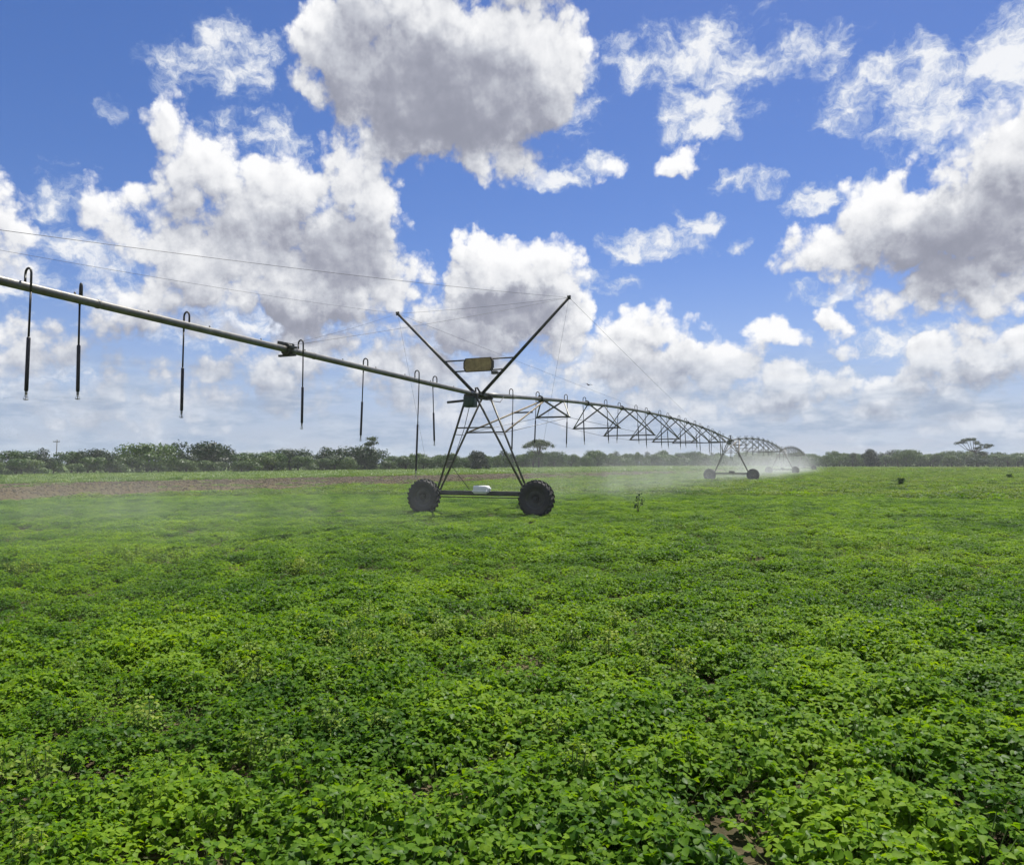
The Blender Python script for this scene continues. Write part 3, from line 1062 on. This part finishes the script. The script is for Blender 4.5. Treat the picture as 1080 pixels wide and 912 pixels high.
    one('ball', 919, 360, 22, 472.5, 'dark_tree', 'dark ball shaped lone tree before the far row, right of the machine')
    one('broad', 955, 385, 24, 473, 'domed_tree', 'domed green tree just right of the dark ball shaped tree')
    one('airy', 394, 178, 24, 459, 'wispy_tree', 'thin wispy tree rising above the right end of the left line')
    one('loose', 899, 395, 14, 477, 'wispy_tree', 'small thin topped tree left of the dark ball shaped tree')
    one('round_dark', 1030, 378, 22, 479, 'dark_tree', 'dark low tree under the flat topped spreading tree')

    # umbrella-shaped acacia in the middle
    y = 235
    h = (488.5 - 463) * y / F_PX + CAM_Z
    w = 35 / F_PX * y
    r = random.Random(9)
    lob = []
    for k in range(46):
        a, q = r.uniform(0, 6.28), math.sqrt(r.random())
        z = h - .75 - 1.9 * q ** 2 * r.uniform(.7, 1.1)
        lob.append(((q * w * .43 * math.cos(a), q * w * .43 * math.sin(a), z), (w * .11, w * .11, .75)))
    t = empty('umbrella_tree', ((568 - 540) / F_PX * y, y, 0))
    V, F = leaf_cloud(lob, 5200, .20, 41, .1)
    link('crown', np_mesh('crown', V, F, 'dry_leaf'), t)
    m = MB()
    m.tube([(0, 0, -.1), (.1, 0, h * .3), (.05, 0, h * .5)], [.28, .22, .18], 7)
    for k in range(12):
        c = Vector(lob[k][0])
        m.tube([(.05, 0, h * r.uniform(.38, .5)), (c.x * .5, c.y * .5, h * .62), c], [.13, .09, .04], 5)
    m.build('trunk', 'bark', t)
    tag(t, 'umbrella shaped pale tree above the far row, seen past the nearest tower', 'tree')

    # flat-topped spreading tree at the right, bare limbs showing
    y = 400
    h = (488.5 - 462) * y / F_PX + CAM_Z
    w = 34 / F_PX * y
    r = random.Random(19)
    t = empty('flat_topped_tree', ((1027 - 540) / F_PX * y, y, 0))
    m = MB()
    m.tube([(2, 0, -.1), (1.6, 0, h * .3), (.6, 0, h * .55)], [.55, .42, .32], 7)
    lob = []
    for dx, z, s in ((-8, h * .82, 1.6), (-5.5, h * .93, 2.2), (-2.5, h * .96, 2.2), (.4, h * .97, 2.0), (3, h * .86, 1.6), (5, h * .76, 1.9),
                     (8.0, h * .70, 1.9), (6.5, h * .74, 1.6), (2.5, h * .66, 1.8), (-6.5, h * .86, 1.6), (1, h * .8, 1.4), (3, h * .5, 2.2), (4.5, h * .45, 2.0)):
        for q in range(2):
            c = (dx + r.uniform(-.9, .9), r.uniform(-4, 4), z + r.uniform(-.3, .3))
            lob.append((c, (s, s, .85)))
            if q == 0:
                m.tube([(.6, 0, h * .5), (c[0] * .5, c[1] * .5, h * .62), (c[0] * .85, c[1] * .85, c[2] - .6), c], [.2, .15, .1, .05], 5)
    V, F = leaf_cloud(lob, 3000, .34, 43, .1)
    link('crown', np_mesh('crown', V, F, 'dark_leaf'), t)
    m.build('trunk', 'bark', t)
    tag(t, 'tall flat topped spreading tree with bare limbs at the far right', 'tree')

    # pole whose crossarms show above the left trees
    y = 175
    x = (60 - 540) / F_PX * y
    h = (488.5 - 463.5) * y / F_PX + CAM_Z
    t = empty('utility_pole', (x, y, 0))
    m = MB(); m.tube([(0, 0, -.2), (0, 0, h)], [.12, .08], 8); m.build('pole', 'pole_wood', t)
    m = MB(); m.box((0, -.14, h - .55), (1.5, .10, .11)); m.build('crossarm', 'pole_wood', t)
    for q in (-.66, -.3, .3, .66):
        m = MB(); m.lathe([(0, 0), (.05, 0), (.09, .08), (.05, .13), (.08, .2), (.0, .26)], (q, -.14, h - .48), (0, 0, 1), 8)
        m.build('insulator', 'nozzle', t)
    tag(t, 'utility pole with a crossarm, its top just above the left trees', 'utility pole')

    # single weeds standing above the crop
    def sapling(px, y, h, w, seed, lab, name, dark='dark_leaf', leaves=90, sz=.035, stems=14):
        r = random.Random(seed)
        t = empty(name, ((px - 540) / F_PX * y, y, 0))
        m = MB()
        tips = []
        for k in range(stems):
            a = r.uniform(0, 6.28)
            q = w * .5 * r.uniform(.1, .9)
            z = h * r.uniform(.35, 1)
            tip = (q * math.cos(a), q * math.sin(a), z)
            m.tube([(0, 0, 0), (tip[0] * .35, tip[1] * .35, z * .55), tip], [.012, .009, .004], 5)
            tips.append((tip, (w * .26, w * .26, h * .2)))
        m.build('stem', 'bark', t)
        V, F = leaf_cloud(tips, leaves, sz, seed, .05)
        link('foliage', np_mesh('foliage', V, F, dark), t)
        tag(t, lab, 'weed')
    sapling(672, 28, .95, .42, 3, 'thin dark weed stalk standing up right of the nearest tower', 'tall_weed', leaves=60, sz=.045, stems=5)
    sapling(948, 62, .66, .62, 4, 'dark bushy weed in the crop before the ball shaped tree', 'bushy_weed', 'far_leaf', leaves=500, sz=.06)
    sapling(1063, 95, .55, .7, 5, 'small dark weed in the crop at the far right', 'bushy_weed', 'far_leaf', leaves=400, sz=.07)

    # bird
    y = 70
    b = MB()
    b.tube([(-.16, 0, 0), (-.1, 0, .0), (0, 0, .01), (.1, 0, .02), (.17, 0, .02), (.2, 0, .015)], [.012, .035, .055, .045, .028, .008], 8)
    for sgn in (-1, 1):
        b.add([(.08, sgn * .03, .02), (-.05, sgn * .03, .02), (-.04, sgn * .22, .09), (.07, sgn * .24, .09), (-.03, sgn * .46, .05), (.0, sgn * .48, .05),
               (.08, sgn * .03, .035), (-.05, sgn * .03, .03), (-.04, sgn * .22, .10), (.07, sgn * .24, .105)],
              [(0, 1, 2, 3), (3, 2, 4, 5), (6, 9, 8, 7), (9, 5, 4, 8), (0, 3, 9, 6), (1, 7, 8, 2)])
    b.add([(-.14, -.02, 0), (-.14, .02, 0), (-.27, .06, 0), (-.27, -.06, 0), (-.14, 0, .02)], [(0, 1, 2, 3), (4, 3, 2), (0, 3, 4), (1, 4, 2)])
    o = b.build('bird', 'feather')
    d = sky_dir(621, 406)
    o.location = Vector((0, 0, CAM_Z)) + d * y
    o.rotation_euler = (.1, .1, 2.2)
    tag(o, 'tiny dark bird flying above the arched truss', 'bird')
# ------------------------------------------------------------------ the irrigation machine
SPAN = 60.3
DZ = .07


def pipe_z(x):
    """height of the water pipe along the machine; x = 0 at the nearest tower"""
    if x <= 0:
        return 4.36 + .024 * -x + .0006 * x * x * .3
    q = x % SPAN
    return 4.37 + .87 * (1 - ((q - SPAN / 2) / (SPAN / 2)) ** 2)


def drop_parts(x, side, length, rnd):
    """gooseneck over the pipe, hose, weight sleeve, spray head"""
    z = pipe_z(x)
    y1 = .15 * side
    top = z + .30
    goose = [(x, 0, z + .06), (x, 0, top - .09)]
    for k in range(7):
        a = math.pi * k / 6
        goose.append((x, y1 / 2 - y1 / 2 * math.cos(a), top - .09 + .09 * math.sin(a)))
    sw = rnd.uniform(-.11, .09)
    hx = rnd.uniform(-.03, .03)
    b = top - length
    a1, a2, a3 = (x, y1, z - .1), (x + hx * .5, y1 + sw * .4, z - (z - b) * .45), (x + hx, y1 + sw, b)
    goose.append(a1)
    G = MB(); G.tube(goose, .019, 8)
    H = MB(); H.tube([a1, (x + hx * .2, y1 + sw * .15, (a1[2] * .6 + a2[2] * .4)), a2], .017, 6)
    S = MB()
    v1, v2 = Vector(a2), Vector(a3)
    wl = v1.lerp(v2, .86)
    S.tube([v1, v1.lerp(v2, .02), v1.lerp(v2, .84), wl], [.02, .031, .031, .022], 8)
    N = MB()
    N.tube([wl, wl.lerp(v2, .35)], .021, 8)
    N.tube([wl.lerp(v2, .35), wl.lerp(v2, .75)], .010, 6)
    N.lathe([(.0, 0), (.032, .004), (.036, .012), (.02, .02), (0, .03)], tuple(v2), (0, 0, 1), 12)
    for k in range(3):
        an = k * 2.1
        c = Vector((math.cos(an) * .04, math.sin(an) * .04, 0))
        N.tube([wl.lerp(v2, .35) + c * .4, v2 + c + Vector((0, 0, .01))], .004, 4)
    return (G, H, S, N), tuple(v2)


def wheel(parent, c, axis_y_sign, R, seed):
    """lugged tyre on a steel rim; rolls along local y, axle along local x"""
    w = empty('wheel', c, 0, parent)
    W = .30
    T = MB()
    r0 = R * .54
    prof = [(r0, -.10), (r0 + .02, -.14), (R * .78, -.165), (R * .90, -.15), (R * .945, -.12), (R * .955, 0), (R * .945, .12), (R * .90, .15), (R * .78, .165), (r0 + .02, .14), (r0, .10), (r0, -.10)]
    T.lathe(prof, (0, 0, 0), (1, 0, 0), 48)
    n = 22
    for k in range(n):
        for s in (-1, 1):
            a0 = 2 * math.pi * (k + (.5 if s > 0 else 0)) / n
            pts = []
            for q, xx in ((0, .0), (.5, .085 * s), (1, .165 * s)):
                a = a0 + q * .20
                rr = R * (.955 if q < 1 else .915)
                pts.append((xx, a, rr))
            vs = []
            for xx, a, rr in pts:
                for da, dr in ((-.035, -.01), (-.03, R * .085), (.03, R * .085), (.035, -.01)):
                    vs.append((xx, (rr + dr) * math.cos(a + da), (rr + dr) * math.sin(a + da)))
            # shoulder of the lug runs down the side wall
            xx, a, rr = pts[-1]
            for da, dr in ((-.035, -.0), (-.03, .0), (.03, .0), (.035, -.0)):
                vs.append((xx * 1.06, (R * .80) * math.cos(a + .03 + da), (R * .80) * math.sin(a + .03 + da)))
            fs = []
            for i in range(3):
                for j in range(3):
                    fs.append((i * 4 + j, i * 4 + j + 1, (i + 1) * 4 + j + 1, (i + 1) * 4 + j))
            fs.append((0, 1, 2, 3))
            T.add(vs, fs, 0, False)
    T.build('tyre', 'tyre', w)
    Rm = MB()
    Rm.lathe([(r0 + .015, -.13), (r0 - .015, -.12), (r0 - .03, -.06), (r0 * .80, -.055), (r0 * .62, -.075), (r0 * .36, -.03), (r0 * .34, -.015), (0, -.015)], (0, 0, 0), (1, 0, 0), 36)
    Rm.lathe([(0, .02), (r0 * .34, .02), (r0 * .62, .0), (r0 - .03, .04), (r0 - .015, .12), (r0 + .015, .13)], (0, 0, 0), (1, 0, 0), 36)
    Rm.lathe([(0, -.15), (.06, -.15), (.075, -.14), (.075, -.02), (.0, -.02)], (0, 0, 0), (1, 0, 0), 16)
    for k in range(8):
        a = k * math.pi / 4
        Rm.lathe([(0, -.055), (.016, -.055), (.016, -.02)], (0, .105 * math.cos(a), .105 * math.sin(a)), (1, 0, 0), 6)
    Rm.build('rim', 'wheel_rim', w)
    w.rotation_euler = (seed, 0, 0)
    return w


def tower(root, x0, near, rnd):
    R = .64
    zb = .79
    for s in (-1, 1):
        yb = 2.27 * s
        wheel(root, (x0 - .02, yb, R), s, R, rnd.random() * 3)
        g = MB()
        g.box((x0 + .24, yb - .02 * s, R), (.24, .22, .26), bevel=.03)
        g.tube([(x0 - .02, yb, R), (x0 + .24, yb, R)], .05, 10)
        g.box((x0 + .24, yb - .30 * s, R + .04), (.16, .42, .10))
        g.build('gearbox', 'dark_steel', root)
    b = MB()
    b.box((x0 + .24, 0, zb), (.15, 4.05, .17), bevel=.012)
    b.tube([(x0 + .24, -2.2, R), (x0 + .24, 2.2, R)], .022, 6)
    b.build('base_beam', 'dark_steel', root)
    zt = 4.29
    tops = {}
    for s in (-1, 1):
        for e in (-1, 1):
            a = Vector((x0 + .24 + .10 * e, 1.80 * s, zb + .06))
            t = Vector((x0 + .62 * e, .17 * s, zt + .02))
            L = MB()
            L.tube([a, t], .040 if near else .045, 8)
            L.box(a, (.10, .16, .05))
            L.build('leg', 'truss_steel', root)
            tops[s, e] = (a, t)
        br = MB()
        for k in (.09, .32, .60):
            p, q = tops[s, -1], tops[s, 1]
            br.tube([p[0].lerp(p[1], k), q[0].lerp(q[1], k)], .013, 6)
        br.build('ladder_rung', 'truss_steel', root)
    h = MB()
    pa, pb = tops[-1, -1], tops[1, -1]
    h.angle_bar(pa[0].lerp(pa[1], .66), pb[0].lerp(pb[1], .66), .05)
    pa, pb = tops[-1, 1], tops[1, 1]
    h.angle_bar(pa[0].lerp(pa[1], .62), pb[0].lerp(pb[1], .62), .05)
    h.build('cross_brace', 'truss_steel', root)
    # the saddle on top: plates, hinge, drive elbow
    sd = MB()
    sd.box((x0, 0, zt - .02), (1.45, .10, .10))
    for e in (-1, 1):
        sd.box((x0 + .62 * e, 0, zt), (.10, .52, .10))
    sd.box((x0 - .1, 0, zt + .06), (.30, .42, .025))
    sd.lathe([(.10, -.14), (.13, -.12), (.13, -.08), (.10, -.06), (.10, .06), (.13, .08), (.13, .12), (.10, .14)], (x0 + .25, 0, zt + .09), (1, 0, 0), 16)
    sd.tube([(x0 - .15, .05, zt + .15), (x0 - .12, .07, zt + .32), (x0 + .02, .07, zt + .34), (x0 + .10, .02, zt + .2)], .035, 8)
    for e in (-1, 1):
        sd.box((x0 + .30 * e, .13, zt + .12), (.05, .05, .22))
        sd.box((x0 + .18 * e, -.16, zt + .10), (.22, .03, .12))
        sd.tube([(x0 + .62 * e, .22, zt + .05), (x0 + .62 * e, .10, zt + .17), (x0 + .62 * e, -.10, zt + .17), (x0 + .62 * e, -.22, zt + .05)], .014, 6)
    sd.build('saddle', 'dark_steel', root)
    bx = MB()
    bx.box((x0 - .55, .06, zt - .22), (.34, .40, .38), bevel=.02)
    bx.box((x0 - .735, .06, zt - .22), (.02, .33, .31), bevel=.006)
    bx.build('control_box', 'green_box', root)
    cb = MB()
    cb.tube([(x0 - .30, .16, zt + .20), (x0 - .1, -.2, zt + .05), (x0 + .4, -.28, zt - .12), (x0 + 1.4, -.2, zt - .10), (x0 + 1.9, -.13, zt + .16)], .014, 6)
    cb.tube([(x0 - .55, .1, zt - .4), (x0 - .2, .5, zt - 1.2), (x0 + .15, 1.2, zb + 1.0), (x0 + .24, .5, zb + .14)], .013, 6)
    cb.build('wiring', 'hose', root)
    m = MB()
    m.box((x0 + .20, -.02, zb + .13), (.34, .56, .30), bevel=.06)
    m.box((x0 + .20, -.02, zb + .08), (.38, .60, .06), bevel=.02)
    m.box((x0 + .20, -.31, zb + .12), (.18, .05, .20), bevel=.02)
    m.tube([(x0 + .24, -.28, zb + .16), (x0 + .24, -.36, zb + .16)], .06, 12)
    m.build('motor_cover', 'white_plastic' if near else 'dark_steel', root)
    return tops, zt, zb


def truss(root, x0, tops, tops_next):
    """the bowstring under one span: three-cornered frames and two long rods"""
    KW = [.77, 1.27, 1.56, 1.69, 1.69, 1.56, 1.27, .80]
    KZ = [3.93, 3.69, 3.52, 3.46, 3.46, 3.52, 3.69, 3.93]
    low = {-1: [], 1: []}
    for k in range(8):
        xs = x0 + 7.46 + 6.3 * k
        w, z = KW[k], KZ[k]
        fr = empty('truss_frame', (0, 0, 0), 0, root)
        A, B = Vector((xs - 1.22, 0, pipe_z(xs - 1.22) - .09)), Vector((xs + 1.25, 0, pipe_z(xs + 1.25) - .09))
        sp = MB()
        sp.angle_bar((xs, -w, z), (xs, w, z), .07, .008)
        for s in (-1, 1):
            sp.box((xs, s * (w - .16), z + .03), (.10, .44, .035))
        sp.build('spreader', 'dark_steel', fr)
        for s in (-1, 1):
            c = Vector((xs, s * w, z))
            low[s].append(c)
            for e, P in ((-1, A), (1, B)):
                m = MB()
                m.angle_bar(c, P + Vector((0, s * .05, 0)), .062, .008)
                m.build('strut', 'truss_steel', fr)
        g = MB()
        g.box(A + Vector((0, 0, .0)), (.62, .30, .03))
        g.box(A + Vector((0, 0, .05)), (.34, .05, .12))
        g.lathe([(.08, -.05), (.13, -.05), (.13, .05), (.08, .05)], (A.x - .3, 0, A.z + .09), (1, 0, 0), 16)
        g.box(B + Vector((0, 0, .02)), (.24, .20, .025))
        g.build('gusset', 'dark_steel', fr)
    for s in (-1, 1):
        m = MB()
        a = tops[s, 1][0].lerp(tops[s, 1][1], .62)
        b = tops_next[s, -1][0].lerp(tops_next[s, -1][1], .62)
        m.tube([a] + low[s] + [b], .011, 5)
        m.build('truss_rod', 'cable', root)
    # end braces from the tower legs up to the first and last joints
    for t, e, xe in ((tops, 1, x0 + 6.24), (tops_next, -1, x0 + 7.46 + 44.1 + 1.25)):
        P = Vector((xe, 0, pipe_z(xe) - .09))
        mid = []
        for s in (-1, 1):
            a = t[s, e][0].lerp(t[s, e][1], .62)
            m = MB()
            m.tube([a, P + Vector((0, s * .06, 0))], .036, 7)
            m.build('end_brace', 'rusty_brace', root)
            mid.append(a.lerp(P, .6))
        m = MB()
        d = (mid[1] - mid[0]).normalized() * .22
        m.box((mid[0] + mid[1]) / 2, (.06, (mid[1] - mid[0]).length + .3, .06))
        m.build('brace_spreader', 'dark_steel', root)


def build_machine():
    rnd = random.Random(4)
    root = empty('pivot_irrigator', (-1.21, 27.9, 0), math.atan2(.912, .411))
    tag(root, 'long wheeled steel irrigation machine with arched pipe spans, crossing the green field', 'irrigation machine')
    XEND = -24.0
    # overhang pipe in two lengths with a bolted flange, small plugs on top
    p = MB()
    xs = np.linspace(-.1, XEND, 26)
    p.tube([(x, 0, pipe_z(x)) for x in xs], .078, 16)
    for x in np.arange(-3.2, XEND, -6.1):      # welded bands
        p.lathe([(.078, -.03), (.086, -.025), (.086, .025), (.078, .03)], (x, 0, pipe_z(x)), (1, 0, 0), 16)
    for x in np.arange(-1.9, XEND, -1.55):
        p.tube([(x, 0, pipe_z(x) + .06), (x, 0, pipe_z(x) + .115)], .017, 6)
    p.build('overhang_pipe', 'galvanised', root)
    for xf in (-10.3, -21.2):
        z = pipe_z(xf)
        f = MB()
        for dx in (-.035, .035):
            f.lathe([(.078, -.025), (.15, -.025), (.15, .025), (.078, .025)], (xf + dx, 0, z), (1, 0, 0), 20)
        f.box((xf - .05, 0, z + .13), (.55, .05, .07))
        f.box((xf, 0, z - .14), (.07, .5, .05))
        for s in (-1, 1):
            f.box((xf - .02, s * .17, z + .05), (.24, .1, .05))
        f.build('pipe_flange', 'dark_steel', root)
    # near tower with its masts
    T = []
    tops, zt, zb = tower(root, 0, True, rnd)
    T.append(tops)
    MT = {s: Vector((0, 3.5 * s, 7.63)) for s in (-1, 1)}
    base = {s: Vector((.0, .10 * s, zt + .08)) for s in (-1, 1)}
    for s in (-1, 1):
        m = MB()
        m.tube([base[s], MT[s]], [.062, .05], 10)
        m.box(base[s], (.2, .14, .14), bevel=.02)
        m.tube([MT[s] + Vector((-.10, 0, .02)), MT[s] + Vector((.10, 0, .02))], .028, 8)
        m.box(MT[s], (.05, .12, .14))
        m.build('mast', 'dark_steel', root)
    def on_mast(s, z):
        k = (z - base[s].z) / (MT[s].z - base[s].z)
        return base[s].lerp(MT[s], k)
    za, zc = 5.66, 5.26
    for z in (za, zc):
        m = MB()
        m.tube([on_mast(-1, z), on_mast(1, z)], .028, 8)
        m.build('crossbar', 'dark_steel', root)
    # elongated six-sided plate between the bars
    sg = MB()
    W, H, D = .60, .25, .05
    cx, cy, cz = -.06, -.02, (za + zc) / 2
    def plate(x0, x1, w, h, mi):
        pr = [(-w, -h * .45), (-w * .86, -h), (w * .86, -h), (w, -h * .45), (w, h * .45), (w * .86, h), (-w * .86, h), (-w, h * .45)]
        vs = [(x, cy + a, cz + b) for x in (x0, x1) for a, b in pr]
        n = len(pr)
        sg.add(vs, [(i, (i + 1) % n, (i + 1) % n + n, i + n) for i in range(n)] + [tuple(range(n))[::-1], tuple(range(n, 2 * n))], mi, False)
    plate(cx - D, cx + D, W, H, 1)
    plate(cx - D - .012, cx - D + .002, W * .90, H * .9, 0)
    sg.build('sign_plate', ['sign_tan', 'sign_rim'], root)
    lm = MB()
    q = on_mast(-1, zc - .12)
    lm.box(q + Vector((-.1, .22, 0)), (.14, .22, .12), bevel=.02)
    lm.tube([q, q + Vector((-.1, .14, 0))], .025, 6)
    lm.build('mast_fitting', 'dark_steel', root)
    ab = MB()
    ab.tube([(-.5, .35, zt - .16), (-.5, 1.02, zt - .20)], .045, 8)
    ab.build('alignment_arm', 'dark_steel', root)
    # stay cables
    def cable(pts, sag=0.0, r=.0075):
        a, b = Vector(pts[0]), Vector(pts[1])
        m = MB()
        m.tube([a.lerp(b, k / 12) + Vector((0, 0, -sag * 4 * (k / 12) * (1 - k / 12))) for k in range(13)], r, 5)
        m.build('stay_cable', 'cable', root)
    for s in (-1, 1):
        cable((MT[s], (-21.2, .1 * s, pipe_z(-21.2) + .12)), .12, .0048 if s < 0 else .0034)
        cable((MT[s], (-10.3, .17 * s, pipe_z(-10.3) + .1)), .06, .0045)
        cable((MT[s], (.24, 2.1 * s, zb + .1)), 0, .0035)
        cable((MT[s], (25.2 if s > 0 else 41, .1 * s, pipe_z(25.2 if s > 0 else 41) + .1)), .05, .005)
    cable((MT[-1], MT[1]), .05, .0045)
    # further towers and spans
    for k in range(1, 4):
        tops, _, _ = tower(root, SPAN * k, False, rnd)
        T.append(tops)
        m = MB()
        m.tube([(SPAN * k, 0, 4.4), (SPAN * k, 0, 4.85)], .04, 8)
        m.box((SPAN * k, 0, 4.85), (.10, .22, .08))
        m.build('tower_post', 'dark_steel', root)
    heads = []
    for k in range(3):
        x0 = SPAN * k
        p = MB()
        p.tube([(x0 + q, 0, pipe_z(x0 + min(q, SPAN - 1e-4))) for q in np.linspace(.1, SPAN - .1, 49)], .078, 14)
        if k == 0:
            p.tube([(x0 + .5, 0, pipe_z(.5)), (x0 + 3.2, 0, pipe_z(3.2))], .092, 14)
        p.build('span_pipe', 'galvanised', root)
        truss(root, x0, T[k], T[k + 1])
    spots = [(-20.6, 1, 2.3), (-18.6, -1, 2.3), (-16.74, -1, 2.2), (-15.72, .3, 2.08), (-13.3, 1, 2.2), (-9.9, -1, 2.2), (-6.95, 1, 2.33), (-4.42, -1, 3.36), (-3.05, 1, 2.28)]
    for i in range(57):
        x = 2.7 + 3.12 * i
        if min(x % SPAN, SPAN - x % SPAN) < 1.2:
            x += 1.4
        spots.append((x, 1 if i % 2 else -1, rnd.uniform(2.3, 2.65)))
    for x, s, ln in spots:
        parts, tip = drop_parts(x, s, ln, rnd)
        heads.append(tip)
        if x < SPAN:
            d = empty('sprinkler_drop', (0, 0, 0), 0, root)
            for nm, mb, mt in zip(('gooseneck', 'hose', 'hose_weight', 'spray_head'), parts, ('dark_steel', 'hose', 'hose', 'nozzle')):
                mb.build(nm, mt, d)
        else:
            a = MB()
            for mi, mb in zip((0, 1, 1, 1), parts):
                o = len(a.v)
                a.v += mb.v
                a.f += [[i + o for i in f] for f in mb.f]
                a.mi += [mi] * len(mb.f)
                a.sm += mb.sm
            a.build('sprinkler_drop', ['dark_steel', 'hose'], root)
    bpy.context.view_layer.update()
    return root, heads


def build_spray(root, heads):
    # thrown drops round the spray heads
    rs = np.random.RandomState(8)
    V, F = [], []
    M = root.matrix_world
    M = Matrix.Translation(root.location) @ Euler(root.rotation_euler).to_matrix().to_4x4()
    for hx, hy, hz in heads:
        c = M @ Vector((hx, hy, hz))
        dist = c.y
        near = hx < 0
        n = 130 if near else 60
        for i in range(n):
            a = rs.uniform(0, 6.283)
            t = rs.uniform(.02, .55) ** 1.2
            v0 = rs.uniform(3.0, 5.5)
            rad = v0 * t * (1 - .25 * t)
            z = .02 + .5 * t - 4.9 * t * t * .9
            p = np.array([c.x + rad * math.cos(a), c.y + rad * math.sin(a), c.z + z])
            if p[2] < .15:
                continue
            d = np.array([math.cos(a) * v0, math.sin(a) * v0, .5 - 8.8 * t])
            d /= np.linalg.norm(d)
            L = rs.uniform(.008, .02)
            w = rs.uniform(.0015, .003)
            s = np.cross(d, (0, 0, 1)); s /= np.linalg.norm(s) + 1e-6
            u = np.cross(s, d)
            o = len(V)
            V += [p - d * L, p + s * w, p + u * w, p - s * w, p - u * w, p + d * L]
            F += [(o, o + 2, o + 1), (o, o + 3, o + 2), (o, o + 4, o + 3), (o, o + 1, o + 4),
                  (o + 5, o + 1, o + 2), (o + 5, o + 2, o + 3), (o + 5, o + 3, o + 4), (o + 5, o + 4, o + 1)]
    o = link('water_drops', np_mesh('water_drops', V, F, 'water_drop', True))
    tag(o, 'fine water drops thrown out from the hanging spray heads', 'water drops', kind='stuff')
    rz = root.rotation_euler.z

    def mist(x0, x1, y0, y1, z1, dens, label):
        b = MB()
        c = M @ Vector(((x0 + x1) / 2, (y0 + y1) / 2, 0))
        b.box((0, 0, z1 / 2), (x1 - x0, y1 - y0, z1))
        o = b.build('spray_mist', 'spray')
        o.location = (c.x, c.y, .02)
        o.rotation_euler = (0, 0, rz)
        o['spray_density'] = dens
        tag(o, label, 'mist', kind='stuff')
    mist(34, 178, -7, 7, 4.9, .036, 'white spray mist drifting round the two distant wheeled towers')
    mist(2.5, 44, -6, 6, 3.6, .026, 'thin spray mist under the first arched span')
    mist(-24, -1.5, -8, 20, 2.6, .026, 'thin spray mist drifting over the crop under the left pipe')


def build_haze():
    b = MB()
    b.box((0, 0, 0), (2400, 1500, 1))
    o = b.build('haze', 'haze_air')
    o.scale = (1, 1, 19.0)
    o.location = (0, 650, -1 + 9.5)
    tag(o, 'thin pale air over the whole field', 'haze', kind='stuff')


settings()
build_camera()
build_sky()
build_sun()
build_materials()
build_ground()
build_crop()
build_trees()
MACHINE, HEADS = build_machine()
build_spray(MACHINE, HEADS)
build_haze()
